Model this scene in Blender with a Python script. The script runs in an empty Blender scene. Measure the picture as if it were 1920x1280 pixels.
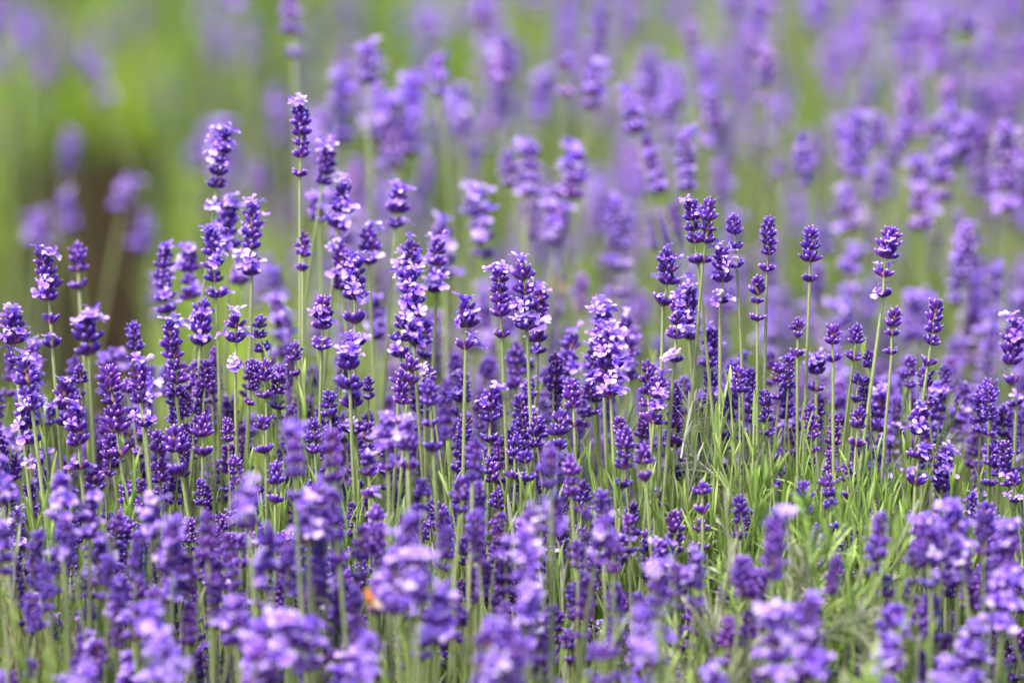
import bpy, math, random
import numpy as np
from mathutils import Vector, Matrix, Quaternion
R = math.radians
random.seed(11); rng = np.random.default_rng(11)
scene = bpy.context.scene
C = scene.collection

# ------------------------------------------------------------------ camera, sky, sun, exposure
FPX = 10500.0                    # focal length in pixels of the 1920 px frame
CAM = Vector((0, 0, 1.25)); PITCH = R(-10.6); FOCUS = 3.98
cd = bpy.data.cameras.new('camera'); cam = bpy.data.objects.new('camera', cd); C.objects.link(cam)
cam.location = CAM; cam.rotation_euler = (R(90) + PITCH, 0, 0)
cd.sensor_width = 36; cd.lens = 36 * FPX / 1920; cd.clip_start = .05; cd.clip_end = 400
cd.dof.use_dof = True; cd.dof.focus_distance = FOCUS; cd.dof.aperture_fstop = 2.75
scene.camera = cam
w = bpy.data.worlds.new('World'); scene.world = w; w.use_nodes = True
nt = w.node_tree; bg = nt.nodes['Background']
sky = nt.nodes.new('ShaderNodeTexSky'); sky.sky_type = 'NISHITA'; sky.sun_disc = False
SUN_EL, SUN_AZ = 58, 215         # azimuth clockwise from +Y
sky.sun_elevation = R(SUN_EL); sky.sun_rotation = R(SUN_AZ); sky.air_density = 1.0; sky.dust_density = 4.0; sky.ozone_density = 1.0
nt.links.new(sky.outputs[0], bg.inputs[0]); bg.inputs[1].default_value = .135
sl = bpy.data.lights.new('sun', 'SUN'); sl.energy = 1.75; sl.angle = R(14); sl.color = (1, .965, .91)
so = bpy.data.objects.new('sun', sl); C.objects.link(so)
sd = Vector((math.sin(R(SUN_AZ)) * math.cos(R(SUN_EL)), math.cos(R(SUN_AZ)) * math.cos(R(SUN_EL)), math.sin(R(SUN_EL))))
so.rotation_euler = sd.to_track_quat('Z', 'Y').to_euler()
scene.view_settings.view_transform = 'Standard'; scene.view_settings.look = 'None'
scene.view_settings.exposure = 1.33; scene.view_settings.gamma = 1.0
scene.cycles.max_bounces = 8; scene.cycles.use_denoising = True

cp, sp = math.cos(PITCH), math.sin(PITCH)
FWD = Vector((0, cp, sp)); UP = Vector((0, -sp, cp))
def at(px, py, d):
    "world point seen at (px, py) of the 1920x1280 photograph, d metres in front of the camera"
    return CAM + FWD * d + Vector((1, 0, 0)) * ((px - 960) / FPX * d) + UP * ((640 - py) / FPX * d)
def proj(p):
    v = Vector(p) - CAM; d = v.dot(FWD)
    return 960 + v.x / d * FPX, 640 - v.dot(UP) / d * FPX, d

# ------------------------------------------------------------------ materials
def mat(name):
    m = bpy.data.materials.new(name); m.use_nodes = True
    n = m.node_tree.nodes; b = n['Principled BSDF']
    return m, m.node_tree, b
def N(t, kind, **kw):
    n = t.nodes.new(kind)
    for k, v in kw.items(): setattr(n, k, v)
    return n
def ramp(t, fac, stops):
    r = N(t, 'ShaderNodeValToRGB')
    e = r.color_ramp.elements
    while len(e) < len(stops): e.new(.5)
    for q, (p, c) in zip(e, stops): q.position = p; q.color = (*c, 1)
    t.links.new(fac, r.inputs[0]); return r.outputs[0]
def mix(t, fac, a, b, blend='MIX'):
    m = N(t, 'ShaderNodeMix', data_type='RGBA', blend_type=blend)
    for s, v in ((0, fac), (6, a), (7, b)):
        if hasattr(v, 'links'): t.links.new(v, m.inputs[s])
        elif isinstance(v, (int, float)): m.inputs[s].default_value = v
        else: m.inputs[s].default_value = (*v, 1)
    return m.outputs[2]
def noise(t, scale, detail=2, rough=.5):
    g = N(t, 'ShaderNodeNewGeometry'); n = N(t, 'ShaderNodeTexNoise')
    n.inputs['Scale'].default_value = scale; n.inputs['Detail'].default_value = detail; n.inputs['Roughness'].default_value = rough
    t.links.new(g.outputs['Position'], n.inputs['Vector']); return n.outputs['Fac']
def attr(t, name):
    a = N(t, 'ShaderNodeAttribute', attribute_name=name); return a.outputs['Fac']
def rnd(t):
    return N(t, 'ShaderNodeObjectInfo').outputs['Random']
def math_(t, op, a, b):
    m = N(t, 'ShaderNodeMath', operation=op)
    for s, v in ((0, a), (1, b)):
        if hasattr(v, 'links'): t.links.new(v, m.inputs[s])
        else: m.inputs[s].default_value = v
    return m.outputs[0]
def translucent(t, b, col, f):
    tr = N(t, 'ShaderNodeBsdfTranslucent'); ms = N(t, 'ShaderNodeMixShader'); ms.inputs[0].default_value = f
    t.links.new(col, tr.inputs[0]); t.links.new(b.outputs[0], ms.inputs[1]); t.links.new(tr.outputs[0], ms.inputs[2])
    t.links.new(ms.outputs[0], t.nodes['Material Output'].inputs['Surface'])

def bud_material():
    m, t, b = mat('violet_calyx')
    base = ramp(t, attr(t, 'tone'), [(0, (.17, .085, .10)), (.2, (.105, .024, .18)), (.5, (.058, .009, .185)), (.74, (.080, .019, .30)), (.87, (.21, .10, .54)), (1, (.62, .47, .90))])
    var = ramp(t, noise(t, 55, 1), [(.32, (.5, .5, .7)), (.68, (1.45, 1.3, 1.35))])
    base = mix(t, 1.0, base, var, 'MULTIPLY')
    base = mix(t, 1.0, base, ramp(t, noise(t, 16, 1), [(.36, (.9, .95, 1.05)), (.5, (1, 1, 1)), (.66, (1.18, 1.03, .95))]), 'MULTIPLY')      # bluer and redder heads
    fine = ramp(t, noise(t, 1600, 2), [(.35, (.78, .78, .8)), (.7, (1.25, 1.25, 1.2))])
    base = mix(t, 1.0, base, fine, 'MULTIPLY')
    spent = ramp(t, noise(t, 210, 1), [(.69, (0, 0, 0)), (.72, (1, 1, 1))])      # a withered brown calyx here and there
    base = mix(t, spent, base, (.17, .085, .045))
    t.links.new(base, b.inputs['Base Color']); b.inputs['Roughness'].default_value = .75
    b.inputs['Sheen Weight'].default_value = .34; b.inputs['Sheen Roughness'].default_value = .45
    b.inputs['Sheen Tint'].default_value = (.52, .34, 1, 1); b.inputs['Specular IOR Level'].default_value = .25
    bp = N(t, 'ShaderNodeBump'); bp.inputs['Strength'].default_value = .35; bp.inputs['Distance'].default_value = .0004
    t.links.new(noise(t, 1900, 2), bp.inputs['Height']); t.links.new(bp.outputs[0], b.inputs['Normal'])
    return m
def petal_material():
    m, t, b = mat('lilac_petal')
    f = math_(t, 'ADD', math_(t, 'MULTIPLY', math_(t, 'SUBTRACT', noise(t, 110, 1), .3), 1.3), math_(t, 'MULTIPLY', attr(t, 'tone'), .32))
    c = ramp(t, f, [(.15, (.24, .085, .82)), (.36, (.38, .18, .90)), (.56, (.60, .40, .95)), (.74, (.83, .68, .96))])
    t.links.new(c, b.inputs['Base Color']); b.inputs['Roughness'].default_value = .6; b.inputs['Specular IOR Level'].default_value = .25
    translucent(t, b, c, .33)
    return m
def stem_material():
    m, t, b = mat('green_stem')
    c = ramp(t, noise(t, 9, 2), [(.3, (.13, .18, .06)), (.55, (.21, .27, .10)), (.75, (.30, .35, .17))])
    f = ramp(t, noise(t, 900, 2), [(.35, (.8, .8, .8)), (.7, (1.3, 1.25, 1.2))])
    c = mix(t, 1, c, f, 'MULTIPLY')
    c = mix(t, 1, c, ramp(t, attr(t, 'tone'), [(0, (.72, .74, .7)), (1, (1.3, 1.25, 1.2))]), 'MULTIPLY')     # pale ribs on a four sided stem
    t.links.new(c, b.inputs['Base Color']); b.inputs['Roughness'].default_value = .6
    b.inputs['Sheen Weight'].default_value = .25
    return m
def leaf_material(name, stops, tr=.25, scale=7):
    m, t, b = mat(name)
    c = ramp(t, noise(t, scale, 3), stops)
    f = ramp(t, attr(t, 'tone'), [(0, (.75, .8, .75)), (.6, (1, 1, 1)), (1, (1.25, 1.2, 1.0))])
    c = mix(t, 1, c, f, 'MULTIPLY')
    t.links.new(c, b.inputs['Base Color']); b.inputs['Roughness'].default_value = .5
    translucent(t, b, c, tr)
    return m
def plain(name, col, rough=.8):
    m, t, b = mat(name)
    c = ramp(t, noise(t, 300, 2), [(.3, tuple(x * .7 for x in col)), (.7, tuple(min(1, x * 1.2) for x in col))])
    t.links.new(c, b.inputs['Base Color']); b.inputs['Roughness'].default_value = rough
    return m
M_BUD, M_PETAL, M_STEM = bud_material(), petal_material(), stem_material()
M_BRACT = plain('papery_bract', (.24, .14, .09))
M_LEAF = leaf_material('fresh_green_leaf', [(.3, (.17, .30, .045)), (.5, (.30, .45, .09)), (.7, (.44, .55, .20))])
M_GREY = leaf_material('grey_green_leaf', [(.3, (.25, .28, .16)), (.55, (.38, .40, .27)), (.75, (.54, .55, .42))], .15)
M_DRY = leaf_material('dry_straw', [(.3, (.24, .17, .09)), (.7, (.48, .38, .24))], .1, 30)
M_FAR = leaf_material('far_bright_leaf', [(.36, (.11, .21, .02)), (.5, (.30, .48, .03)), (.62, (.50, .67, .07))], .3, 2.2)
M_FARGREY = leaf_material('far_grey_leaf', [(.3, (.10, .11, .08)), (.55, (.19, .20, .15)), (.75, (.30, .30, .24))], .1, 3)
STALK_MATS = [M_STEM, M_BUD, M_PETAL, M_BRACT]

# ------------------------------------------------------------------ mesh pieces: (verts Nx3, quads/tris list, material index, tone N)
class Piece:
    def __init__(s): s.v = []; s.f = []; s.m = []; s.t = []; s.n = 0
    def add(s, v, f, m, t):
        v = np.asarray(v, float); s.v.append(v); s.t.append(np.broadcast_to(np.asarray(t, float), (len(v),)))
        s.f += [tuple(i + s.n for i in q) for q in f]; s.m += [m] * len(f) if isinstance(m, int) else list(m); s.n += len(v)
    def arrays(s):
        V = np.concatenate(s.v); T = np.concatenate(s.t)
        F = np.full((len(s.f), 4), -1, int)
        for i, q in enumerate(s.f): F[i, :len(q)] = q
        return V, F, np.array(s.m, int), T
def xf(v, M):
    M = np.array(M); return v @ M[:3, :3].T + M[:3, 3]
def add_piece(dst, arr, M, mm=None):
    V, F, m, T = arr
    dst.add(xf(V, M), [tuple(q[q >= 0]) for q in F], [mm[x] if mm else int(x) for x in m], T)
def make_mesh(name, arr, mats, smooth=True):
    V, F, m, T = arr
    me = bpy.data.meshes.new(name)
    n = (F >= 0).sum(1); loops = F[F >= 0].ravel()
    me.vertices.add(len(V)); me.vertices.foreach_set('co', V.astype('f').ravel())
    me.loops.add(len(loops)); me.loops.foreach_set('vertex_index', loops.astype('i'))
    st = np.concatenate([[0], np.cumsum(n)[:-1]])
    me.polygons.add(len(F)); me.polygons.foreach_set('loop_start', st.astype('i')); me.polygons.foreach_set('loop_total', n.astype('i'))
    me.polygons.foreach_set('material_index', m.astype('i'))
    if smooth: me.polygons.foreach_set('use_smooth', np.ones(len(F), bool))
    a = me.attributes.new('tone', 'FLOAT', 'POINT'); a.data.foreach_set('value', T.astype('f'))
    for x in mats: me.materials.append(x)
    me.update(calc_edges=True); me.validate()
    return me
def frame(o, z, spin=0.):
    "matrix with origin o and z axis along z"
    q = Vector(z).normalized().to_track_quat('Z', 'Y')
    return Matrix.Translation(o) @ q.to_matrix().to_4x4() @ Matrix.Rotation(spin, 4, 'Z')
def lathe(prof, seg, cap=True):
    v = []; f = []; t = []; L = prof[-1][0]
    for z, r in prof:
        for k in range(seg):
            a = 2 * math.pi * k / seg; v.append((r * math.cos(a), r * math.sin(a), z)); t.append(z / L)
    for i in range(len(prof) - 1):
        for k in range(seg):
            a, b = i * seg + k, i * seg + (k + 1) % seg; f.append((a, b, b + seg, a + seg))
    if cap:
        b0 = (len(prof) - 1) * seg; v.append((0, 0, L * 1.02)); t.append(1.)
        f += [(b0 + k, b0 + (k + 1) % seg, len(v) - 1) for k in range(seg)]
    return np.array(v), f, np.array(t)
def bud(dst, o, d, l, r, lo=False):
    prof = [(0, .38), (.18, .74), (.48, 1.), (.74, .84), (.9, .46), (1., .14)] if not lo else [(0, .5), (.45, 1.), (.88, .65)]
    # the calyx swells, then pinches in under its tip
    v, f, t = lathe([(z * l, q * r) for z, q in prof], 7 if not lo else 5)
    add = xf(v, frame(o, d, random.random() * 6)); dst.add(add, f, 1, t)
def floret_arr(lo=False, openness=1.):
    P = Piece(); L = .0042
    v, f, t = lathe([(0, .0007), (L * .6, .0009), (L, .0013)], 6 if not lo else 4, False); P.add(v, f, 2, t * .3)
    ups = [(-27, .0052, .0030), (27, .0052, .0030), (108, .0036, .0021), (180, .0044, .0022), (252, .0036, .0021)]
    for a, ln, wd in ups:
        a += random.uniform(-8, 8); ln *= random.uniform(.85, 1.15)
        n = 4 if not lo else 2; V = []; T = []; rows = []
        tilt = R(random.uniform(25, 58)) * openness if abs(a) < 90 else R(random.uniform(75, 118)) * openness
        for i in range(n + 1):
            s = i / n; hw = wd * .5 * (.36 + .95 * math.sin(s ** 1.5 * math.pi * .72)) if i < n else wd * .30
            rad = .0009 + ln * s * math.sin(tilt * (.7 + .4 * s)); z = L + ln * s * math.cos(tilt * (.7 + .4 * s))
            wv = math.sin(s * 5 + a) * .00018
            for q in (-1, 0, 1):
                V.append((q * hw, rad, z + (abs(q) * .0004) + wv)); T.append(.35 + .65 * s)
        V = np.array(V); F = [(i * 3 + q, i * 3 + q + 1, i * 3 + q + 4, i * 3 + q + 3) for i in range(n) for q in (0, 1)]
        P.add(xf(V, Matrix.Rotation(-R(a), 4, 'Z')), F, 2, T)
    return P.arrays()
def whorl_arr(kind, lo=False, n=None):
    "kind: top, full, loose"
    P = Piece()
    ph = random.random() * 6.28
    def ring(cnt, el, elj, r0, z0, l, r):
        for k in range(cnt):
            if random.random() < .09: continue
            a = ph + 2 * math.pi * (k + random.uniform(-.22, .22)) / cnt; e = R(el + random.uniform(-elj, elj))
            d = Vector((math.cos(a) * math.cos(e), math.sin(a) * math.cos(e), math.sin(e)))
            ll = l * random.uniform(.82, 1.15)
            bud(P, Vector((math.cos(a) * r0, math.sin(a) * r0, z0 + random.uniform(-.0004, .0004))), d, ll, r * random.uniform(.88, 1.1), lo)
    if kind == 'top':
        ring(6, 38, 9, .0015, -.0004, .0066, .00142); ring(5, 60, 8, .0013, .0014, .0068, .00136); ring(2, 80, 7, .0006, .0028, .0064, .0013)
    elif kind == 'full':
        ring(7, 38, 11, .0017, -.0008, .0069, .00145); ph += .5; ring(5, 60, 9, .0013, .0010, .0064, .0014)
    else:
        # two opposite fans of buds with the stem between them
        for side in (0, math.pi):
            m = random.choice((3, 4, 4, 5))
            for k in range(m):
                a = ph + side + (k - (m - 1) / 2) * .62 + random.uniform(-.1, .1); e = R(random.uniform(26, 62))
                d = Vector((math.cos(a) * math.cos(e), math.sin(a) * math.cos(e), math.sin(e)))
                bud(P, Vector((math.cos(a) * .0014, math.sin(a) * .0014, 0)), d, .0067 * random.uniform(.85, 1.12), .0015, lo)
    v, f, t = lathe([(-.0012, .0006), (-.0004, .0017), (.0016, .0015), (.003, .0007)], 6); P.add(v, f, 3, t)
    if not lo:
        for side in (0, math.pi):       # papery bracts under the whorl
            a = ph + side; V = np.array([(.0008, -.0008, -.0012), (.0008, .0008, -.0012), (.0034, -.0007, -.0002), (.0034, .0007, -.0002), (.0052, 0, .0012)])
            P.add(xf(V, Matrix.Rotation(a, 4, 'Z')), [(0, 1, 3, 2), (2, 3, 4)], 3, .5)
    return P.arrays()
LIB = {k: [whorl_arr(k) for _ in range(n)] for k, n in (('top', 6), ('full', 9), ('loose', 8))}
LIBLO = {k: [whorl_arr(k, True) for _ in range(n)] for k, n in (('top', 3), ('full', 5), ('loose', 4))}
FLO = [floret_arr(False, random.uniform(.8, 1.1)) for _ in range(8)]; FLOLO = [floret_arr(True) for _ in range(4)]
ME = {k: [make_mesh('whorl_' + k, a, STALK_MATS) for a in v] for k, v in LIB.items()}
MEF = [make_mesh('floret', a, STALK_MATS) for a in FLO]

def bez(p, u):
    a, b, c, d = p; return a * (1 - u) ** 3 + b * 3 * u * (1 - u) ** 2 + c * 3 * u * u * (1 - u) + d * u ** 3
def tube(dst, pts, rad, seg, m=0, tone=0.):
    v = []; f = []
    for i, p in enumerate(pts):
        d = (pts[min(i + 1, len(pts) - 1)] - pts[max(i - 1, 0)]).normalized()
        X = d.cross(Vector((0, 1, .01))).normalized(); Y = d.cross(X)
        for k in range(seg):
            a = 2 * math.pi * (k + .5) / seg; q = p + (X * math.cos(a) + Y * math.sin(a)) * rad[i]; v.append(tuple(q))
    for i in range(len(pts) - 1):
        for k in range(seg):
            a, b = i * seg + k, i * seg + (k + 1) % seg; f.append((a, b, b + seg, a + seg))
    dst.add(v, f, m, tone)

class Stalk:
    "plan of one flowering stalk: where its head starts and ends, how wide, how much in flower"
    def __init__(s, top, bot, width, fl, gap, note=None, near=1.):
        s.top, s.bot, s.width, s.fl, s.gap, s.note = top, bot, width, fl, gap, note
        ax = (top - bot); L = s.L = ax.length; s.ax = ax.normalized()
        sc = s.sc = width / .0142
        step = .0069 * sc
        g = 1.75 if gap else 1.0
        body = max(.3 * step, L - .0075 * sc - (g - 1) * step * (2 if gap == 2 else 1))
        n = max(1, round(body / step)); n = min(n, 12)
        st = body / n
        hs = [L - .0072 * sc]
        for k in range(n):
            extra = (g - 1) * step if (gap and k == n - 1) or (gap == 2 and k == n - 2) else 0
            hs.append(max(0, hs[-1] - st * (.85 + .3 * k / max(1, n - 1)) / 1.0 - extra))
        # stretch so that the lowest whorl sits at the bottom
        h0, h1 = hs[0], hs[-1]
        if h0 > h1: hs = [h0 - (h0 - h) * h0 / (h0 - h1) if h0 > 0 else h for h in hs]
        s.hs = hs; s.n = len(hs)
        # the stem under the head
        lean = Vector((s.ax.x, s.ax.y * .5, s.ax.z))
        base = Vector((bot.x - lean.x / max(.3, lean.z) * bot.z * .55 + random.gauss(0, .012), bot.y + random.gauss(0, .02), .0))
        s.base = base
        h = bot.z
        s.bz = (bot, bot - s.ax * h * .38, base + Vector((0, 0, h * .33)), base)
        s.bend = Vector((random.gauss(0, .055), random.gauss(0, .05), 0)) * L
    def axis(s, h):
        u = h / s.L; return s.bot + s.ax * h + s.bend * (4 * u * (1 - u)) * .5
    def whorls(s):
        out = []
        for i, h in enumerate(s.hs):
            kind = 'top' if i == 0 else ('loose' if (s.gap and i >= s.n - s.gap) or (i == s.n - 1 and random.random() < .4) or s.gap == 3 else 'full')
            k = s.sc * ((.92 if s.n > 2 else 1.) if i == 0 else random.uniform(.84, 1.1))
            d = (s.axis(min(s.L, h + .002)) - s.axis(max(0, h - .002))).normalized() + Vector((random.gauss(0, .06), random.gauss(0, .06), 0))
            out.append((kind, frame(s.axis(h), d, random.random() * 6.28) @ Matrix.Scale(k, 4)))
        return out
    def florets(s):
        "(whorl index, local matrix)"
        nfl = {0: 0, 1: 6, 2: 15, 3: 30, 4: 7}[s.fl]
        if s.fl in (1, 2, 3): nfl = round(nfl * max(.5, s.n / 5))
        out = []
        for k in range(nfl):
            i = 0 if s.fl == 4 or (k == 0 and s.fl in (2, 3)) else int(random.random() ** (1.3 if s.fl == 1 else 1.0) * s.n)
            a = random.uniform(math.pi * 1.05, math.pi * 1.95) if random.random() < .7 else random.uniform(0, 6.28)
            el = R(random.uniform(5, 62)) if i else R(random.uniform(20, 85))
            d = Vector((math.cos(a) * math.cos(el), math.sin(a) * math.cos(el), math.sin(el)))
            o = s.axis(s.hs[i]) + d * .0034 * s.sc + s.ax * (.0012 if i else .003) * s.sc
            out.append((i, frame(o, d + Vector((0, 0, .1)), random.gauss(math.pi, .5)) @ Matrix.Scale(s.sc * random.uniform(.66, 1.04), 4)))
        return out
    def stem_arr(s, seg=8, n=12):
        P = Piece(); pts = [bez(s.bz, 1 - i / n) for i in range(n)] + [s.axis(s.L * k / 4) for k in range(4)] + [s.axis(s.hs[0] + .001)]
        r0 = min(.00125, .00105 * s.sc)
        rad = [r0 * 1.15] * n + [r0, r0 * .85, r0 * .75, r0 * .65, r0 * .5]
        tube(P, pts, rad, seg, 0, [k % 2 for k in range(seg)] * len(pts)); return P.arrays()

# ------------------------------------------------------------------ the stalks read off the photograph
# x and y of the head's tip, x and y of its lowest whorl, width in px, depth in m, flowers (0 bud, 1 few, 2 many, 3 covered, 4 at the tip), gap
S = []
def A(*rows): S.extend(rows)
# tall and sharp, upper left to right
A((82,467,98,655,46,4.03,1,2,'tall violet head tipped by one flared pale floret, two lower whorls spaced apart'),
(143,455,148,545,38,4.14,0,1,'bare purple bud head on a thin stem against the dark brown gap'),
(22,585,30,682,50,3.98,2,0),(48,672,60,770,46,3.95,2,0),(62,645,55,750,44,4.12,2,0),
(162,590,166,668,52,4.1,2,0,'plump head ringed with pale florets just under the bare head by the dark gap'),
(200,662,205,748,50,4.2,1,0),(205,683,225,858,48,3.98,0,1),(248,603,256,680,34,4.05,0,0),
(262,680,272,803,48,3.97,2,1),(314,603,330,745,44,4.0,4,0),(312,462,315,590,40,4.12,1,0),
(355,462,362,562,44,4.18,2,0),(400,430,405,560,44,4.05,2,0),(382,562,376,650,46,4.05,1,0),(440,587,441,695,46,4.0,2,1),
(119,715,124,800,46,3.99,1,0),(136,762,150,882,46,3.96,1,1),(366,677,375,742,30,4.05,0,0),(402,650,406,735,28,4.1,0,0),
(48,750,72,880,48,3.97,2,1),(446,500,450,536,40,4.24,1,0),
(475,380,472,520,46,4.06,2,0,'head crusted with lilac florets on a long dark stem, first below the tall leaning one'),
(421,242,402,395,42,4.1,2,1,'tall head with pink white florets leaning against the green gap'),
(561,195,562,335,38,4.06,4,1,'highest sharp head, one pale pink star floret at its tip'),
(617,272,605,350,40,4.15,4,0),(642,345,634,432,48,4.1,2,0),(430,372,428,470,46,4.15,2,0),
(748,350,742,430,44,4.15,2,0,'short head with pale florets fanned out on top beside blurred blooms'),
(567,437,567,512,32,4.06,0,1,'small bare head with one detached whorl on a straight pale stem'),
(596,365,598,422,38,4.22,2,0),(690,423,692,500,44,4.12,1,0),(632,455,641,545,46,4.1,1,0),(662,487,664,655,48,4.0,2,2),
(605,552,603,657,42,3.98,1,1),(773,450,770,555,44,4.05,2,0),(821,452,818,550,44,4.08,2,0),(767,507,776,650,44,4.03,2,0),
(757,590,752,672,44,4.0,1,0),(796,600,796,676,40,4.03,0,0),
(875,567,873,657,48,3.98,2,1,'solitary head wreathed in white lilac florets on a thin bare stem'),
(936,503,941,636,42,3.98,4,1),(984,492,988,620,52,3.98,2,0,'thick head with pink white cap and florets at its sides, on a long pale stem'),
(1012,540,1008,665,42,4.03,1,0),(654,662,656,730,50,3.98,4,0),(664,735,667,815,48,4.0,2,1),
(487,592,492,662,36,4.02,0,0),(498,675,499,750,36,4.0,0,1),(553,641,556,708,32,4.02,0,1),(527,590,532,672,44,4.25,2,0),
(770,670,766,724,42,3.99,0,0),(754,692,760,800,44,3.96,0,1),(690,705,691,752,28,4.03,0,0),(802,688,806,722,32,3.97,1,0),
(806,712,812,850,44,3.84,0,2),(842,707,846,820,38,4.2,0,0),(617,732,619,785,34,3.98,0,0),(497,780,498,852,40,3.97,0,1),
(380,777,380,857,42,3.98,0,1),(426,786,428,848,28,4.0,0,0),(325,797,340,893,50,3.97,0,1),(200,775,212,880,42,4.06,0,0),
(920,727,918,832,42,3.98,1,1),(965,640,968,730,42,4.15,0,0),(975,740,976,850,44,4.0,0,0),(915,670,915,712,44,4.25,0,0),
(1128,577,1130,660,54,4.02,3,0),(1140,622,1145,748,50,3.98,3,0,'widest sharp head, almost hidden under layers of pale pink florets'),
(1170,592,1182,715,42,4.16,1,0),(1075,627,1062,732,48,4.12,1,0),(1112,650,1118,757,40,4.06,2,1),
(1245,468,1243,575,42,3.98,1,1,'head with a white floret jutting from its left side and one detached whorl'),
(1284,530,1292,640,44,4.03,2,0),(1272,560,1264,682,44,3.97,2,1),
(1296,372,1308,497,38,3.99,1,1,'left head of the tall crossing pair that stands above the right half'),
(1328,372,1318,495,38,3.98,0,1,'right head of the tall crossing pair that stands above the right half'),
(1376,403,1382,505,34,4.0,0,2,'slim bud head with loose whorls directly right of the tall crossing pair'),
(1350,462,1350,572,42,3.99,2,1,'head topped by a tall white floret below the crossing pair'),
(1440,407,1438,512,36,3.98,0,1,'neat bare bud head second to the right of the crossing pair'),
(1420,517,1420,605,34,3.97,0,3,'narrow open head of few buds against the long stem of its taller neighbour'),
(1522,427,1518,532,38,3.99,0,1,'lone upright bud head with one pair of buds set low, on a slightly curved stem'),
(1674,425,1656,560,42,3.98,1,2,'leaning head with white lipped florets sticking out at both sides, on a long slanting stem'),
(1495,598,1495,672,34,3.97,0,3,'small sparse head of three tiers of buds, left of the two even twins'),
(1563,608,1562,682,38,3.97,0,1),(1607,607,1600,678,34,3.98,0,1),(1628,658,1630,720,30,3.99,0,1),
(1680,577,1672,668,36,3.98,0,3,'sparse head of four separate tiers just under the slanting white lipped one'),
(1757,560,1740,688,40,3.98,0,1,'bare dense bud head leaning right, highest of the sharp ones at far right'),
(1338,615,1332,690,36,4.03,1,0),(1328,690,1328,760,34,4.04,1,0),(1385,687,1386,738,34,3.98,0,0),(1405,690,1406,795,34,4.02,0,0),
(1434,730,1441,820,30,3.98,0,1),(1215,677,1219,790,38,3.98,0,0),(1236,705,1226,796,40,3.96,1,0),(1269,717,1265,835,34,4.0,0,1),
(1071,710,1076,802,38,3.98,0,1),(1530,675,1530,737,44,4.05,4,0),(1534,737,1526,806,38,4.08,0,0),(1610,765,1605,840,34,3.98,0,1),
(1610,702,1604,757,30,3.98,0,1),(1650,735,1642,838,48,4.08,2,0),(1645,842,1636,912,44,4.08,2,0),
(1722,760,1716,912,48,3.97,2,2,'long violet head with white florets on a thick stem, lower right'),
(1750,730,1756,815,44,4.1,4,0),(1771,840,1766,920,40,4.0,2,0),(1858,710,1856,788,40,4.03,0,1),(1885,760,1880,822,38,4.05,0,0),
(1860,830,1855,915,40,4.02,0,1),(1897,812,1897,893,40,4.06,0,1),(1912,600,1905,765,42,4.03,1,2),(1490,760,1480,862,42,4.1,1,0),
(1505,900,1511,970,38,3.9,0,1),(1550,892,1556,1000,40,3.93,0,1),(1586,865,1590,937,38,3.95,0,1),(1557,842,1555,888,26,3.98,0,0),
(1387,932,1388,1015,36,3.9,0,1),(1317,905,1317,966,38,3.9,0,1),(1264,953,1260,1078,40,3.93,0,1),(1310,975,1310,1036,36,3.94,0,1),
(1270,872,1276,902,30,4.05,0,0),(1287,905,1300,932,30,4.02,0,0),(1160,780,1165,832,32,3.98,0,0),(1174,800,1166,918,38,3.92,0,1),
(1206,830,1211,905,38,3.88,0,1),(1092,903,1090,963,38,3.97,0,0),(1128,918,1132,1050,44,3.78,0,1),(1178,962,1180,1042,36,3.83,0,1),
(1010,780,1001,840,38,3.98,0,0),(1051,770,1046,846,42,3.95,0,0),(970,812,966,900,38,3.97,0,1),(985,845,992,906,38,3.92,0,1),
(1066,852,1071,932,38,3.8,0,0),(935,912,933,990,34,3.97,0,1),(920,855,925,906,34,3.97,0,0),
(727,780,728,885,42,3.72,2,1),(765,787,765,882,40,3.7,1,1),(690,790,691,852,32,3.97,0,0),(690,848,694,936,38,3.84,1,1),
(789,895,789,962,32,3.8,0,1),(585,785,590,852,34,3.97,0,0),(515,866,516,946,38,3.93,0,1),(705,950,706,1032,46,3.75,0,0),
(822,942,836,1012,38,3.93,0,0),(831,994,836,1024,30,3.95,0,0),(1175,1108,1166,1180,34,3.9,0,1),(1150,1205,1146,1250,36,3.82,0,0),
(1185,1222,1180,1264,30,3.85,0,0),(1355,1098,1356,1136,36,3.85,0,0),(1275,1170,1276,1222,28,3.85,0,0),
(1532,982,1535,1068,34,3.9,0,1),(1640,975,1636,1086,42,3.8,0,1),(1826,928,1826,975,30,3.98,1,0),(1850,940,1848,1032,46,3.8,0,0),
(1840,1058,1836,1146,40,3.84,0,1),(1702,955,1701,1002,32,3.98,0,0),(1706,1022,1700,1062,30,3.97,0,0),(1696,1062,1690,1112,30,3.96,0,0),
(1653,1105,1655,1150,28,3.97,0,0),(240,905,240,965,40,3.97,0,0),(238,967,241,1056,42,3.92,0,1),(179,880,180,922,44,3.97,1,0),
(50,905,58,962,34,3.99,0,0),(25,970,40,1034,38,3.97,0,1),(376,898,376,950,28,3.97,0,0),(300,860,302,930,40,4.0,0,0),
(293,810,296,850,34,4.02,0,0),(440,855,446,910,32,3.97,0,0),(545,1045,548,1106,24,3.97,0,1),(690,1150,690,1212,30,3.95,0,1),
(671,1090,670,1120,22,3.98,0,0),(913,1015,915,1075,30,3.97,0,1),(1308,1112,1306,1192,36,3.75,0,0))
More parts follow.
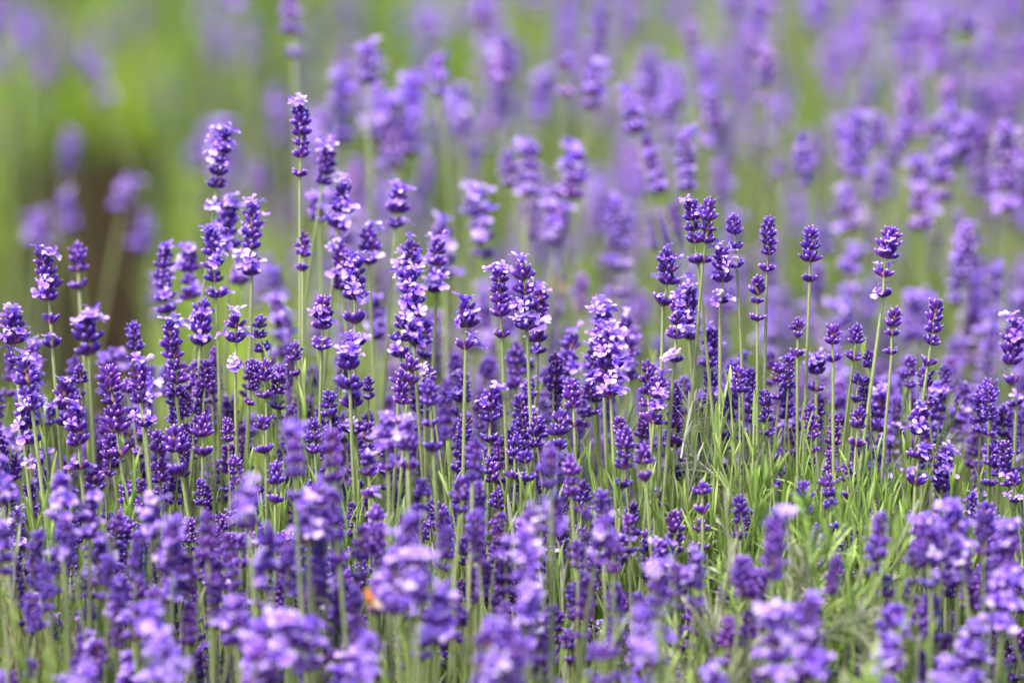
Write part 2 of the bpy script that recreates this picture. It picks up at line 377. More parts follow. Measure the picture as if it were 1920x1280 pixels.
# soft and blurred ones in front
A((1033,838,1033,918,50,3.5,0,0,'rounded blurred violet head right of the two long pale stems in the middle'),
(1040,928,1038,1008,50,3.52,2,0),(888,822,886,905,42,3.7,0,0),(868,890,862,966,44,3.74,0,0),(893,900,893,960,40,3.76,0,0),
(546,802,554,940,46,3.5,4,1,'blurred dark head crowned by one big pale floret, left of middle'),(620,800,626,906,46,3.6,0,0),
(600,900,604,1000,44,3.62,1,0),(624,910,636,1060,50,3.52,0,1),
(460,902,466,992,50,3.42,2,0,'large blurred head with pink lilac florets around a dark core'),(500,985,500,1112,44,3.5,1,1),
(572,930,576,1022,54,3.52,2,0),(765,965,766,1062,56,3.42,2,0),(735,1030,742,1152,56,3.36,2,0),(790,1032,786,1132,48,3.36,2,0),
(826,1112,820,1212,58,3.42,3,0),(792,1170,790,1240,44,3.5,1,0),(912,1175,915,1292,66,3.22,1,0),(955,1165,958,1285,60,3.24,1,0),
(985,1010,985,1092,56,3.46,2,0),(990,1085,990,1152,54,3.46,2,0),(945,1050,948,1122,40,3.68,0,0),(1150,1012,1150,1076,44,3.6,0,0),
(1075,1092,1070,1200,38,3.8,0,1),(1102,1080,1092,1202,40,3.62,0,1),(1036,1130,1033,1190,38,3.65,0,0),
(1235,1060,1233,1192,50,3.35,4,0,'blurred upright head with a pale cap above the bare stems, right of middle'),(1235,1188,1230,1250,48,3.36,2,0),
(1453,957,1446,1090,54,3.4,4,0,'big blurred head with a white lilac cap over the leafy shoots'),(1395,1040,1402,1122,46,3.6,0,0),
(1347,1172,1350,1242,42,3.75,0,0),(1404,1140,1400,1222,42,3.6,0,0),(1428,1060,1420,1130,44,3.66,0,0),
(1515,1115,1516,1275,62,3.32,2,0,'tall blurred head thick with lilac florets at the lower edge, right twin'),
(1455,1142,1460,1280,62,3.34,3,0,'broad blurred head thick with lilac florets at the lower edge, left twin'),
(1606,1185,1605,1242,38,3.8,0,0),(1612,1238,1612,1300,40,3.75,0,0),(1680,1130,1672,1212,58,3.5,1,0),(1665,1195,1662,1290,58,3.36,2,0),
(1745,980,1745,1104,52,3.52,1,1),(1790,950,1800,1036,52,3.56,3,0),(1800,1040,1798,1098,50,3.58,2,0),(1745,1108,1746,1250,48,3.6,0,1),
(1695,1100,1690,1160,44,3.7,0,0),(1896,985,1886,1092,52,3.52,2,0),(1888,1085,1880,1182,56,3.5,3,0),(1810,1190,1811,1260,36,3.85,0,1),
(1856,1175,1860,1232,32,3.87,0,0),(1915,1180,1905,1280,42,3.85,0,1),(1786,1145,1790,1186,26,3.88,0,0),
(6,985,8,1082,44,3.6,1,0),(30,1052,36,1178,36,3.8,0,1),(64,1040,80,1152,44,3.74,0,1),(110,892,116,985,50,3.6,2,0),(115,988,118,1048,44,3.57,1,0),
(168,928,168,1012,50,3.62,1,0),(286,932,284,1012,44,3.6,2,0),(190,1012,186,1085,46,3.7,2,0),(160,1062,172,1126,40,3.78,0,0),
(205,1075,198,1132,44,3.7,1,0),(322,1000,322,1132,50,3.6,2,0),(348,1040,352,1112,44,3.62,0,0),(387,955,390,1052,40,3.6,0,0),
(402,1050,402,1122,44,3.64,0,0),(286,1140,284,1222,54,3.42,3,0),(248,1128,252,1202,44,3.52,1,0),(226,1085,220,1155,46,3.6,1,0),
(303,1198,312,1285,58,3.3,3,0),(436,1115,442,1212,52,3.4,2,0),(352,1130,352,1212,40,3.6,0,0),(143,1225,148,1295,46,3.6,0,0),
(112,1215,116,1250,34,3.9,0,0),(532,1155,540,1242,56,3.36,3,0),(512,1215,515,1285,44,3.45,0,0),(572,1085,572,1142,34,3.66,0,0),
(625,1215,628,1262,36,3.6,0,0),(660,1150,660,1180,24,3.75,0,0),(893,1060,890,1132,34,3.72,0,0),(470,1225,470,1290,46,3.5,1,0),
(240,1222,242,1290,46,3.55,1,0),(1010,1240,1010,1300,40,3.7,0,0),(1260,1240,1262,1300,34,3.8,0,0),(1085,1010,1084,1070,40,3.7,0,0),
(1865,1235,1868,1300,40,3.7,1,0),(1560,1240,1562,1300,40,3.7,0,0),(1760,1230,1760,1300,44,3.6,0,0),
(0,860,6,950,46,3.7,2,0),(12,815,20,890,44,4.16,2,0),(92,750,96,800,30,4.1,0,0),(640,660,642,700,30,4.2,0,0),
(395,690,398,760,32,4.08,0,0),(345,680,350,735,30,4.1,0,0),(515,560,520,610,36,4.25,1,0),(700,560,704,640,38,4.25,2,0))
# blurred ones behind
A((545,-14,551,112,44,4.62,0,1,'dark violet blurred head hanging alone at the top edge'),(440,-50,446,20,60,5.3,1,0),
(152,92,196,200,46,5.5,1,1,'single soft head slanting across the bright green at upper left'),(85,105,86,160,44,5.8,0,0),
(135,235,124,335,48,5.2,0,0),(240,325,228,400,52,5.0,1,0),(80,395,75,470,66,5.0,2,0),(120,360,132,440,50,5.0,1,0),(268,395,272,475,50,5.05,1,0),
(690,80,690,160,44,4.5,1,0),(640,130,640,275,54,4.7,1,0),(770,145,762,292,60,4.62,3,0),
(820,100,826,185,44,4.55,1,0,'soft round topped head standing clear above the blurred cluster'),(708,160,704,262,56,4.7,2,0),(736,180,740,322,58,4.6,1,0),
(860,160,866,255,52,4.8,2,0),(612,200,600,292,50,4.8,1,0),(945,130,946,242,56,5.0,2,0),(800,12,815,95,54,5.2,1,0),
(905,5,935,105,70,5.4,2,0),(1045,10,1070,105,70,5.4,2,0),(1100,80,1100,200,74,5.5,1,0),(1182,-25,1186,75,70,5.5,1,0),(1000,-40,1005,40,60,5.6,1,0),
(893,268,893,325,28,4.7,0,0),(996,270,990,372,46,4.46,1,0),(950,280,962,352,44,4.5,0,0),(1080,275,1068,372,62,4.42,3,0,'broad soft head full of lilac florets above the bright green patch'),
(1045,380,1040,462,54,4.42,2,0),(885,352,908,485,52,4.36,2,0),(1174,172,1192,252,42,4.42,1,0,'upper half of the slanting soft pair right of the bright green patch'),
(1204,255,1236,365,40,4.42,1,0),(1146,365,1156,560,52,4.46,1,2),
(1284,245,1286,362,38,4.38,1,0,'slender soft head directly above the sharp crossing pair'),(830,415,832,525,46,4.36,2,0),(1230,385,1232,470,38,4.5,0,0),
(1330,105,1330,245,60,5.1,1,0),(1225,90,1226,170,54,5.4,1,0),(1455,190,1458,238,44,5.1,0,0),(1500,255,1512,352,36,4.5,1,0),
(1460,298,1460,338,28,4.6,0,0),(1608,215,1610,335,56,4.62,2,0),(1650,210,1642,275,40,4.6,1,0),(1525,-5,1532,62,76,5.3,2,0),
(1683,45,1690,120,64,5.2,1,0),(1785,95,1785,185,60,5.3,1,0),(1590,348,1596,435,54,4.62,2,0),(1792,205,1800,292,44,4.6,1,0),
(1755,218,1765,285,44,4.6,1,0),(1884,225,1884,400,46,4.5,1,1,'tall soft head with a dark core near the right edge'),(1766,290,1770,382,48,4.55,1,0),
(1726,340,1730,432,48,4.55,1,0),(1812,415,1810,522,54,4.5,1,0),(1876,500,1880,602,54,4.52,1,0),(1715,545,1710,642,44,4.5,1,0),
(1585,560,1590,642,44,4.5,1,0),(1790,630,1790,722,44,4.5,1,0),(1815,580,1816,682,44,4.55,1,0),(1040,500,1046,600,46,4.6,1,0),
(1090,510,1090,582,34,4.5,0,0),(512,510,520,602,50,4.42,2,0),(1690,700,1692,762,40,4.5,1,0),(1816,740,1822,862,44,4.5,1,0),
(1182,760,1187,822,38,4.6,1,0),(1540,420,1546,480,44,4.8,0,0),(1660,310,1664,372,44,4.9,0,0),(990,370,992,450,44,4.6,0,0),
(300,520,300,600,40,4.6,1,0),(360,270,362,330,44,5.4,0,0),(1400,120,1402,200,56,5.6,0,0),(1560,110,1562,190,60,5.5,1,0),(1720,150,1722,240,56,5.4,0,0),
(1860,20,1862,110,60,5.4,1,0),(1905,60,1908,170,56,5.2,1,0),(480,300,482,370,44,5.3,0,0),(5,90,6,150,50,5.6,1,0),(20,10,24,90,50,6.0,0,0))

FSTOP_D = cd.lens / 1000 / cd.dof.aperture_fstop      # aperture in m
plans = []
for row in S:
    xt, yt, xb, yb, wd, d, fl, gap = row[:8]; note = row[8] if len(row) > 8 else None
    if d < 3.9: d = 3.9 - (3.9 - d) * .45
    blur = abs(d - FOCUS) * FSTOP_D / FOCUS * FPX / d
    wpx = max(wd * (1.12 if d > 4.33 else 1) - .2 * blur, 22); k = .16 * blur
    L = math.hypot(xt - xb, yt - yb); ux, uy = (xt - xb) / L, (yt - yb) / L
    k = min(k, L * .2)
    top = at(xt - ux * k, yt - uy * k, d); bot = at(xb + ux * k * .5, yb + uy * k * .5 - 5, d)
    off = random.gauss(0, .06)                       # the head also leans a little towards or away from the camera
    top = top + Vector((0, off * (top - bot).length, 0))
    plans.append((Stalk(top, bot, min(.021, max(.0095, wpx * d / FPX * 1.06)), fl, gap, note), wd * L, (xt, yt, xb, yb, d, fl, gap, wd)))

# ------------------------------------------------------------------ fast joining of many pieces into one mesh (only for what nobody could count)
class Bake:
    def __init__(s): s.V = []; s.F = []; s.m = []; s.T = []; s.n = 0
    def add(s, arr, M, mm=None):
        V, F, m, T = arr; s.V.append(xf(V, M)); s.F.append(np.where(F >= 0, F + s.n, -1)); s.m.append(m if mm is None else np.full(len(m), mm)); s.T.append(T); s.n += len(V)
    def build(s, name, mats, label, kind='stuff'):
        me = make_mesh(name, (np.concatenate(s.V), np.concatenate(s.F), np.concatenate(s.m), np.concatenate(s.T)), mats)
        o = bpy.data.objects.new(name, me); C.objects.link(o); o['kind'] = kind; o['label'] = label; return o

def head_arr(s, lo):
    P = Piece(); lib = LIBLO if lo else LIB; fo = FLOLO if lo else FLO
    for kind, M in s.whorls(): add_piece(P, random.choice(lib[kind]), M)
    for i, M in s.florets(): add_piece(P, random.choice(fo), M)
    return P

# ------------------------------------------------------------------ further stalks between and behind the ones above
extra = []
def far_density(x, y):
    if 40 < x < 330 or (x < 330 and y > 300): return 0
    d = .1 if x < 540 else (.95 if x > 640 else .4)
    if x < 560 and y > 250: d = .12
    if 580 < x < 1000 and y < 330: d = .45
    for gx, gy, rx, ry, k in ((300, 110, 120, 170, .08), (1060, 235, 110, 60, .1), (1130, 330, 70, 90, .35), (870, 340, 60, 90, .3), (1390, 330, 110, 80, .1), (1540, 150, 60, 60, .35), (1480, 290, 40, 90, .2), (1240, 300, 30, 60, .3), (710, 50, 60, 60, .2), (1600, 470, 30, 60, .4), (1700, 330, 30, 60, .4),
                              (190, 450, 150, 120, .02), (1530, 480, 60, 80, .3), (1440, 200, 40, 90, .5)):
        if ((x - gx) / rx) ** 2 + ((y - gy) / ry) ** 2 < 1: d = min(d, k)
    return d
n = 0
while n < 560:
    x, y = random.uniform(-260, 2180), (random.uniform(-60, 760) if random.random() < .6 else random.uniform(-60, 330))
    if random.random() > far_density(x, y): continue
    d = 4.45 + random.random() ** .8 * (1.1 + (500 - min(y, 500)) / 500 * 1.6)
    if y > 480: d = random.uniform(4.45, 5.0)
    top = at(x, y, d)
    if not .28 < top.z < .66: continue
    L = random.uniform(.030, .050); lean = random.gauss(0, .12)
    bot = top - Vector((lean, random.gauss(0, .1), 1)).normalized() * L
    extra.append((Stalk(top, bot, random.uniform(.017, .0205), random.choice((0, 0, 1, 2)), random.choice((0, 0, 1))), 0, (x, y, x, y + L * FPX / d, d, 0, 0, 30))); n += 1
n = 0
while n < 20:                       # faint heads low down far behind on the left
    x, y = random.uniform(-60, 640), random.uniform(-40, 480)
    if x < 340 and y > 160: continue
    d = random.uniform(6.0, 9.5); top = at(x, y, d)
    if not .12 < top.z < .5: continue
    bot = top - Vector((random.gauss(0, .12), 0, 1)).normalized() * .055
    extra.append((Stalk(top, bot, .019, random.choice((0, 1, 2)), 0), 0, (x, y, x, y + 50, d, 0, 0, 30))); n += 1
n = 0
while n < 1020:                      # lower heads inside the front bush
    x, y = random.uniform(-220, 2140), (random.triangular(640, 1300, 1150) if random.random() < .55 else random.uniform(660, 1020))
    d = random.uniform(3.98, 4.4) if y < 950 else random.uniform(3.72, 4.15)
    if 1240 < x < 1640 and 860 < y and random.random() < (.6 if y < 1040 else .25): continue
    if random.random() < .4 and y > 900 and d > 3.9: pass
    top = at(x, y, d); L = random.uniform(.018, .038); lean = random.gauss(0, .1)
    bot = top - Vector((lean, random.gauss(0, .1), 1)).normalized() * L
    if bot.z < .1: continue
    extra.append((Stalk(top, bot, random.uniform(.011, .015), random.choice((0, 0, 0, 0, 1)), random.choice((0, 1))), 0, (x, y, x, y + L * FPX / d, d, 0, 0, 30))); n += 1
n = 0
while n < 46:                       # blurred ones in front, low in the frame
    x, y = random.uniform(-160, 2080), random.triangular(1030, 1320, 1280); d = random.uniform(3.58, 3.8)
    if 1240 < x < 1420 and y < 1180 or 1540 < x < 1640: continue
    top = at(x, y, d); L = random.uniform(.025, .04)
    bot = top - Vector((random.gauss(0, .1), random.gauss(0, .1), 1)).normalized() * L
    extra.append((Stalk(top, bot, random.uniform(.014, .018), random.choice((0, 1, 2, 3)), random.choice((0, 1))), 0, (x, y, x, y + L * FPX / d, d, 0, 0, 30))); n += 1

plans.sort(key=lambda p: -p[1])
own, rest = plans[:300], plans[300:] + extra

# ------------------------------------------------------------------ labels: look first, then neighbours, then place
NAMED = [p for p in own if p[0].note]
def look(p):
    xt, yt, xb, yb, d, fl, gap, wd = p[2]
    blur = abs(d - FOCUS) * FSTOP_D / FOCUS * FPX / d
    a = 'sharp' if blur < 6 else ('softish' if blur < 13 else ('blurred' if blur < 24 else 'very-blurred'))
    b = {0: 'bare-budded', 1: 'sparse-flowering', 2: 'flowering', 3: 'floret-covered', 4: 'pale-tipped'}[fl]
    L = yb - yt; c = 'short' if L < 62 else ('long' if L > 118 else '')
    lean = (xt - xb) / max(1, L)
    e = 'left-leaning' if lean < -.10 else ('right-leaning' if lean > .10 else 'upright')
    return ' '.join(x for x in (a, c, e, b, 'head') if x)
COLS = ('at the left edge', 'far left', 'left', 'left of centre', 'at the centre', 'right of centre', 'right', 'far right', 'at the right edge')
ROWS = ('top edge', 'upper quarter', 'upper third', 'just above mid-height', 'just below mid-height', 'lower third', 'lower quarter', 'bottom edge')
ORD = ('first', 'second', 'third', 'fourth', 'fifth', 'sixth', 'seventh', 'eighth', 'ninth', 'tenth', 'eleventh', 'twelfth')
def cell(p):
    x = (p[2][0] + p[2][2]) / 2; y = (p[2][1] + p[2][3]) / 2
    c = min(8, max(0, int(x / 1920 * 9))); edges = (90, 300, 450, 640, 800, 980, 1150)
    return c, sum(y > e for e in edges)
cells = {}
for p in own:
    if not p[0].note: cells.setdefault((cell(p), look(p)), []).append(p)
label = {}
for (c, lk), ps in cells.items():
    ps.sort(key=lambda p: p[2][0])
    for i, p in enumerate(ps):
        r = ROWS[c[1]]
        t = lk + ', ' + (f'{ORD[i]} from left, ' if len(ps) > 1 else '') + COLS[c[0]] + ', ' + r
        label[id(p)] = t
for p in NAMED: label[id(p)] = p[0].note

# ------------------------------------------------------------------ build the 300 stalks
def link(name, data, parent, M=None):
    o = bpy.data.objects.new(name, data); C.objects.link(o); o.parent = parent
    if M is not None: o.matrix_basis = M
    return o
for p in own:
    s, _, info = p; d = info[4]
    root = link('lavender_stalk', None, None, Matrix.Translation(s.base)); root.empty_display_size = .01
    root['label'] = label[id(p)]; root['category'] = 'lavender flower'; root['group'] = 'lavender stalks in bloom'
    B = Matrix.Translation(-s.base)
    V, F, m, T = s.stem_arr()
    link('stem', make_mesh('stem', (V - np.array(s.base), F, m, T), [M_STEM]), root)
    if d > 4.33:
        V, F, m, T = head_arr(s, True).arrays()
        link('flower_head', make_mesh('flower_head', (V - np.array(s.base), F, m, T), STALK_MATS), root)
    else:
        W = [(link('flower_whorl', random.choice(ME[k]), root, B @ M), M) for k, M in s.whorls()]
        for i, M in s.florets():
            o, WM = W[i]; link('floret', random.choice(MEF), o, WM.inverted() @ M)

# ------------------------------------------------------------------ leafy shoots
def leaf(dst, o, ax, out, ln, wd, m, seg=4, ang=22, curl=.25):
    "a narrow leaf with a folded midrib"
    ax = ax.normalized(); side = ax.cross(out).normalized(); n = ax * math.cos(R(ang)) + out * math.sin(R(ang))
    V = []; T = []; p = Vector(o); a = R(ang)
    for i in range(seg + 1):
        u = i / seg; hw = wd * .5 * (.45 + .75 * math.sin(math.pi * min(1, u * .92 + .04) ** .8)) if i < seg else wd * .12
        nrm = (out * math.cos(a) - ax * math.sin(a))
        V += [p - side * hw + nrm * -hw * .5, p, p + side * hw + nrm * -hw * .5]; T += [u] * 3
        p = p + (ax * math.cos(a) + out * math.sin(a)) * ln / seg; a += curl / seg * random.uniform(.2, 1.6)
    F = [(i * 3 + q, i * 3 + q + 1, i * 3 + q + 4, i * 3 + q + 3) for i in range(seg) for q in (0, 1)]
    dst.add([tuple(v) for v in V], F, m, T)
def shoot_arr(H, pairs, ln, wd, ang, seg=4, m=0, ms=0, stem=6):
    P = Piece(); bend = Vector((random.gauss(0, .06), random.gauss(0, .06), 0)) * H
    f = lambda u: Vector((0, 0, H * u)) + bend * u * u
    tube(P, [f(i / 5) for i in range(6)], [.0011 - .0001 * i for i in range(6)], stem if seg > 3 else 4, ms, .4)
    ph = random.random() * 3
    for k in range(pairs):
        u = 1 - (k / pairs) ** 1.25 * .85 if k else 1.
        sc = .55 + .45 * min(1, (k + .6) / 2.5)
        for sd_ in (0, math.pi):
            a = ph + k * 1.57 + sd_ + random.gauss(0, .25); out = Vector((math.cos(a), math.sin(a), 0))
            leaf(P, f(u), Vector((bend.x, bend.y, H)), out, ln * sc * random.uniform(.8, 1.15), wd * random.uniform(.85, 1.15), m, seg, ang * random.uniform(.6, 1.3) * (.5 if k == 0 else 1))
    return P.arrays()
# x, y of the tip, y where it sinks among the others, depth
shoots = [(1352,762,880,3.99),(1391,754,870,3.98),(1300,804,900,4.0),(1322,790,905,4.02),(1347,812,900,3.97),(1404,830,930,3.98),(1428,800,925,3.97),(1372,880,960,3.96),
 (1405,870,985,3.95),(1450,862,960,3.97),(1482,796,880,4.0),(1486,830,930,3.99),(1518,905,985,3.96),(1462,905,990,3.94),(1425,930,1010,3.94),(1594,850,950,4.0),(1606,850,940,4.02),
 (1622,880,985,3.97),(1642,905,1010,3.96),(1650,885,980,3.98),(1690,850,960,3.99),(1678,870,985,3.98),(1672,940,1040,3.95),(1612,955,1040,3.93),(1082,842,910,4.0),(1266,828,910,4.02),
 (1246,950,1010,3.95),(1285,930,1010,3.96),(1330,960,1040,3.93),(1353,985,1060,3.92),(1500,960,1050,3.93),(1572,985,1060,3.92),(1600,1010,1090,3.9),(1656,1010,1090,3.9),
 (1440,1010,1100,3.92),(1470,1040,1110,3.92),(1548,1040,1130,3.9),(852,885,960,3.96),(843,880,970,3.98),(966,948,1040,3.94),(975,945,1040,3.95),(560,735,830,4.0),(524,760,850,4.01),
 (540,705,800,4.03),(468,905,990,3.98),(450,960,1040,3.96),(650,900,1000,3.97),(1300,1075,1150,3.9),(1385,1075,1150,3.9),(1225,1085,1160,3.9),(918,1035,1100,3.95),(1805,990,1080,3.98)]
hi = [shoot_arr(.16, 4, .032, .0020, 15) for _ in range(5)] + [shoot_arr(.16, 5, .026, .0019, 22) for _ in range(3)]
MES = [make_mesh('leafy_shoot', a, [M_LEAF]) for a in hi]
shoots.sort()
for i, (x, y, yb, d) in enumerate(shoots):
    top = at(x, y, d); ln = max(.0, top.z - .02)
    o = link('leafy_shoot', MES[i % len(MES)], None)
    sc = ln / .16; q = Vector((random.gauss(0, .08), random.gauss(0, .08), 1)).to_track_quat('Z', 'Y').to_matrix().to_4x4()
    k = random.uniform(1.0, 1.35)
    # root buried in the bush, long bare foot under the leaves
    o.matrix_basis = Matrix.Translation(top) @ q @ Matrix.Rotation(random.random() * 6, 4, 'Z') @ Matrix.Scale(k, 4) @ Matrix.Translation((0, 0, -.16))
    o['category'] = 'leafy shoot'; o['group'] = 'flowerless leafy shoots'
    c = min(8, max(0, int(x / 1920 * 9))); r = sum(y > e for e in (90, 300, 450, 640, 800, 980, 1150))
    same = sorted(t for t in shoots if min(8, int(t[0] / 1920 * 9)) == c and sum(t[1] > e for e in (90, 300, 450, 640, 800, 980, 1150)) == r)
    j = same.index((x, y, yb, d))
    o['label'] = 'narrow green leafy shoot, ' + (f'{ORD[j] if j < 12 else "last"} of {len(same)} from the left, ' if len(same) > 1 else '') + COLS[c] + ', ' + ROWS[r]

# ------------------------------------------------------------------ stuff: the other stalks, joined
bk = Bake(); bkf = Bake()
for s, _, info in rest:
    near = info[4] < 4.45
    P = head_arr(s, not near); b = bk if near else bkf
    b.add(P.arrays(), Matrix.Identity(4)); b.add(s.stem_arr(4, 8), Matrix.Identity(4))
bk.build('lavender_undergrowth', STALK_MATS, 'many small violet heads half hidden among the stems of the front bush')
bkf.build('distant_lavender', STALK_MATS, 'hazy mass of lilac heads blurred far behind the sharp stalks')

# ------------------------------------------------------------------ stuff: foliage
lo_up = [shoot_arr(.14, 4, .034, .0019, 13, 3, 0, 0) for _ in range(6)] + [shoot_arr(.12, 4, .028, .0022, 24, 3, 0, 0) for _ in range(3)]
lo_ros = [shoot_arr(.06, 9, .024, .0021, 48, 3, 0, 0) for _ in range(5)]
def scatter(bakes, n, xr, dr, ztop, mode, tiltsd=.15, sc=(.85, 1.3)):
    k = 0
    while k < n:
        d = random.uniform(*dr); x = random.uniform(*xr) * d
        z = ztop(x, d)
        if z is None: k += 1; continue
        arr = random.choice(lo_up if mode == 'up' else lo_ros)
        H = .14 if mode == 'up' else .06
        s = random.uniform(*sc); q = Vector((random.gauss(0, tiltsd), random.gauss(0, tiltsd), 1)).to_track_quat('Z', 'Y').to_matrix().to_4x4()
        M = Matrix.Translation((x, d * cp, z)) @ q @ Matrix.Rotation(random.random() * 6.28, 4, 'Z') @ Matrix.Scale(s, 4) @ Matrix.Translation((0, 0, -H))
        random.choice(bakes).add(arr, M) if isinstance(bakes, list) else bakes.add(arr, M); k += 1
EDGE = .125
fg = Bake(); gg = Bake(); dg_ = Bake()
def zfront(x, d):
    px = 960 + x / d * FPX
    dip = .03 if 1240 < px < 1700 else 0
    lump = .03 * math.sin(x * 23 + d * 9) + .02 * math.sin(x * 51 - d * 31)
    e = max(0, (d - 4.1)) * .35 + max(0, 3.78 - d) * .22
    return .335 + dip + lump - e + random.gauss(0, .035) - random.random() ** 2 * .1
scatter([fg, fg, fg, gg], 4500, (-EDGE, EDGE), (3.0, 4.35), zfront, 'up')
scatter([fg], 520, (-EDGE, EDGE), (3.85, 4.2), lambda x, d: .395 + random.gauss(0, .03) + .02 * math.sin(x * 31), 'up', .12, (.8, 1.15))
scatter([gg, gg, fg], 2850, (-EDGE, EDGE), (3.3, 4.35), lambda x, d: zfront(x, d) - .05 + (.035 if 1240 < 960 + x / d * FPX < 1720 else -.04), 'ros', .5)
for _ in range(420):           # dead straw low in the bush
    d = random.uniform(3.5, 4.25); x = random.uniform(-EDGE, EDGE) * d
    if random.random() < .35: x = random.uniform(-.1, -.07) * d
    P = Piece(); a = Vector((x, d * cp, random.uniform(.05, .2))); b = a + Vector((random.gauss(0, .05), random.gauss(0, .05), random.uniform(.05, .13)))
    m_ = (a + b) / 2 + Vector((random.gauss(0, .01), 0, 0)); tube(P, [a, m_, b], [.0016, .0013, .0008], 4, 0, .5); dg_.add(P.arrays(), Matrix.Identity(4))
for _ in range(60):            # a paler wisp of straw at the lower left
    a = at(random.uniform(20, 130), random.uniform(1230, 1330), random.uniform(3.85, 4.0)); b = a + Vector((random.gauss(-.012, .012), random.gauss(0, .01), random.uniform(.03, .07)))
    P = Piece(); tube(P, [a, (a + b) / 2 + Vector((random.gauss(0, .004), 0, 0)), b], [.0015, .0012, .0006], 4, 0, .8); dg_.add(P.arrays(), Matrix.Identity(4))
fg.build('green_foliage', [M_LEAF], 'fresh green narrow leaves filling the front bush between the stems')
gg.build('grey_foliage', [M_GREY], 'pale grey green needle leaves low in the front bush')
dg_.build('dry_straw', [M_DRY], 'tan dead twigs and straw deep in the front bush')
bf = Bake(); bg2 = Bake()
def zback(x, d):
    px, py, _ = proj((x, d * cp, .3))
    row = math.sin((d - 4.3) * 3.6)
    if px < 560 and d < 6.2 and random.random() < .5: return None
    if -60 < px < 315 and d < 8.1 and (px > 30 or random.random() < .8): return None
    return .26 + .07 * row + random.gauss(0, .05)
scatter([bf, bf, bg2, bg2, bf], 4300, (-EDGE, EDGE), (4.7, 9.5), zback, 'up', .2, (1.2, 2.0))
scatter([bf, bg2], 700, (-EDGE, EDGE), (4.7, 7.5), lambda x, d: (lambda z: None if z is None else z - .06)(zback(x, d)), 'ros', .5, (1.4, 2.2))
bf.build('distant_green_foliage', [M_FAR], 'bright green leaf masses blurred between the rows behind')
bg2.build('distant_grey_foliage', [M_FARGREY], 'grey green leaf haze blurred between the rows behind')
# low grass on the ground between and beyond the rows
gr = Bake(); gv = []
blade = (lambda P: (leaf(P, (0, 0, 0), Vector((0, 0, 1)), Vector((1, 0, 0)), .09, .004, 0, 3, 12, .6), P.arrays())[1])(Piece())
for _ in range(19000):
    d = random.uniform(6.0, 13.5); x = random.uniform(-EDGE, EDGE) * d * 1.05
    px, py, _ = proj((x, d * cp, 0))
    if (80 < px < 315 and 300 < py) or (px < 130 and 340 < py): continue
    M = Matrix.Translation((x, d * cp, 0)) @ Matrix.Rotation(random.random() * 6.28, 4, 'Z') @ Matrix.Scale(random.uniform(.8, 2.1), 4); gr.add(blade, M)
gr.build('grass', [M_FAR], 'low bright green grass on the ground beyond the lavender')

# ------------------------------------------------------------------ ground
P = Piece(); nx, ny = 60, 90; xs = np.linspace(-1, 1, nx); ys = np.linspace(0, 1, ny)
V = []; F = []
for j, v in enumerate(ys):
    y = -4 + 180 * v ** 3
    for i, u in enumerate(xs):
        x = u * (3 + max(0, y) * 1.1); V.append((x, y, .012 * math.sin(x * 5 + y * 3) + .01 * math.sin(x * 13 - y * 9) - .015))
for j in range(ny - 1):
    for i in range(nx - 1): a = j * nx + i; F.append((a, a + 1, a + nx + 1, a + nx))
P.add(V, F, 0, 0.)
mg, t, b = mat('soil')
c = ramp(t, noise(t, 14, 6, .7), [(.35, (.014, .010, .006)), (.55, (.035, .025, .015)), (.75, (.085, .062, .035))])
sx = N(t, 'ShaderNodeSeparateXYZ'); t.links.new(N(t, 'ShaderNodeNewGeometry').outputs['Position'], sx.inputs[0])
g = ramp(t, math_(t, 'ADD', math_(t, 'MULTIPLY', math_(t, 'SUBTRACT', sx.outputs['Y'], 8.3), .5), noise(t, .9, 4, .6)), [(.48, (0, 0, 0)), (.62, (1, 1, 1))])
c = mix(t, g, c, mix(t, noise(t, 60, 3), (.05, .10, .02), (.14, .22, .05)))
t.links.new(c, b.inputs['Base Color']); b.inputs['Roughness'].default_value = 1; b.inputs['Specular IOR Level'].default_value = 0
bp = N(t, 'ShaderNodeBump'); bp.inputs['Distance'].default_value = .01; t.links.new(noise(t, 60, 5, .7), bp.inputs['Height']); t.links.new(bp.outputs[0], b.inputs['Normal'])
o = bpy.data.objects.new('ground', make_mesh('ground', P.arrays(), [mg])); C.objects.link(o); o['kind'] = 'structure'; o['label'] = 'dark garden soil under the lavender rows'

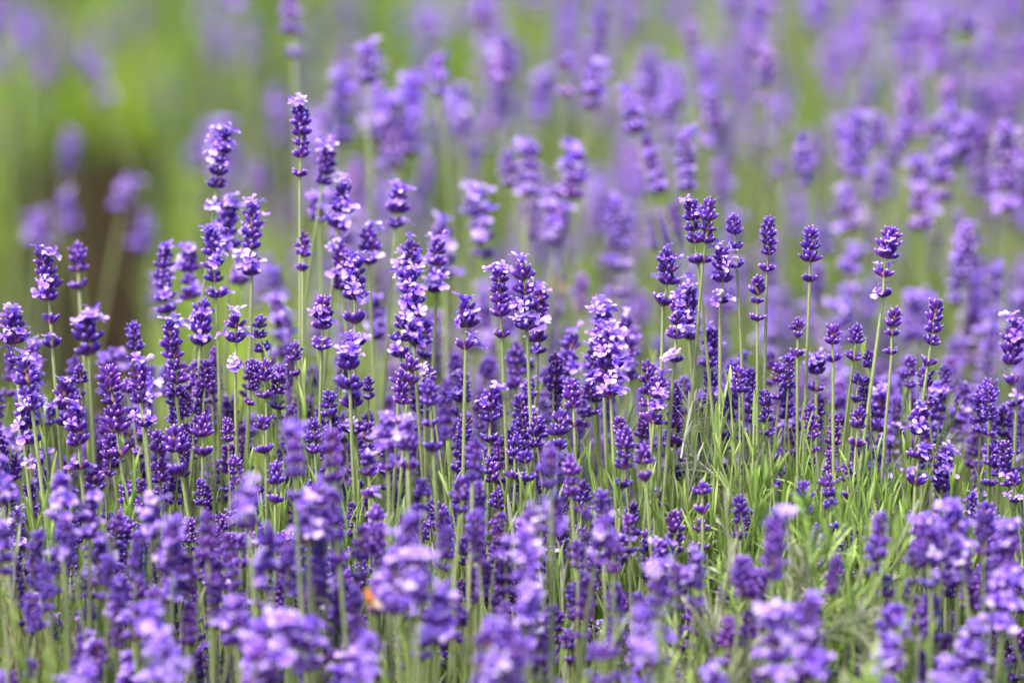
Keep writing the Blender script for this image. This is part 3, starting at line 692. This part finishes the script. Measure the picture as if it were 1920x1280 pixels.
# ------------------------------------------------------------------ two orange bees
M_FUZZ, tt, bb = mat('orange_fuzz')
cc = ramp(tt, attr(tt, 'tone'), [(0, (.70, .20, .04)), (.42, (.75, .24, .05)), (.5, (.16, .06, .02)), (.6, (.65, .22, .05)), (.75, (.14, .06, .02)), (.85, (.55, .2, .06)), (1, (.08, .04, .02))])
tt.links.new(cc, bb.inputs['Base Color']); bb.inputs['Roughness'].default_value = .9; bb.inputs['Sheen Weight'].default_value = .5
M_DARK = plain('dark_chitin', (.03, .02, .015), .4)
M_WING, tt, bb = mat('wing_membrane'); bb.inputs['Base Color'].default_value = (.65, .5, .35, 1); bb.inputs['Alpha'].default_value = .45; bb.inputs['Roughness'].default_value = .3
def bee(pos, ax, sc, text):
    root = link('bee', None, None, frame(pos, ax, .6) @ Matrix.Scale(sc, 4)); root['label'] = text; root['category'] = 'bee'
    P = Piece()
    prof = [(-.0068, .0005), (-.0062, .0015), (-.0050, .0019), (-.0042, .0012), (-.0036, .0020), (-.0020, .0028), (0, .0029), (.0012, .0022), (.0018, .0016), (.0028, .0026), (.0046, .0028), (.0064, .0022), (.0078, .0010), (.0084, .0002)]
    v, f, _ = lathe([(z, r) for z, r in prof], 12); tn = (v[:, 2] + .0068) / .0152; P.add(v, f, 0, np.clip(tn, 0, 1))
    link('body', make_mesh('bee_body', P.arrays(), [M_FUZZ]), root)
    for sgn in (-1, 1):
        for ln, z0, aa in ((.0088, -.0012, 28), (.006, .0004, 45)):
            P = Piece(); leaf(P, (sgn * .0012, .0022, z0), Vector((0, .15, 1)), Vector((sgn, .5, 0)), ln, .0038 if ln > .007 else .003, 0, 6, aa, .1)
            link('wing', make_mesh('bee_wing', P.arrays(), [M_WING]), root)
        for q, z0 in enumerate((-.003, -.0015, .0003)):
            P = Piece(); a = Vector((sgn * .0016, -.0014, z0)); tube(P, [a, a + Vector((sgn * .0024, -.0014, .0004 * (q - 1))), a + Vector((sgn * .0030, -.0042, .0010 * (q - 1)))], [.0004, .0003, .00018], 5, 0)
            link('leg', make_mesh('bee_leg', P.arrays(), [M_DARK]), root)
        P = Piece(); a = Vector((sgn * .0006, -.0006, -.0065)); tube(P, [a, a + Vector((sgn * .001, -.0008, -.0012)), a + Vector((sgn * .0015, -.0022, -.0018))], [.0002, .00016, .00012], 5, 0)
        link('antenna', make_mesh('bee_antenna', P.arrays(), [M_DARK]), root)
bee(at(694, 1122, 3.68), Vector((.25, .2, -1)), 1.1, 'blurred orange bee clinging beside a violet head near the bottom, left of centre')
bee(at(1047, 537, 4.58), Vector((.5, .2, -1)), 1.0, 'faint orange bee on a blurred lilac head behind the sharp stalks')
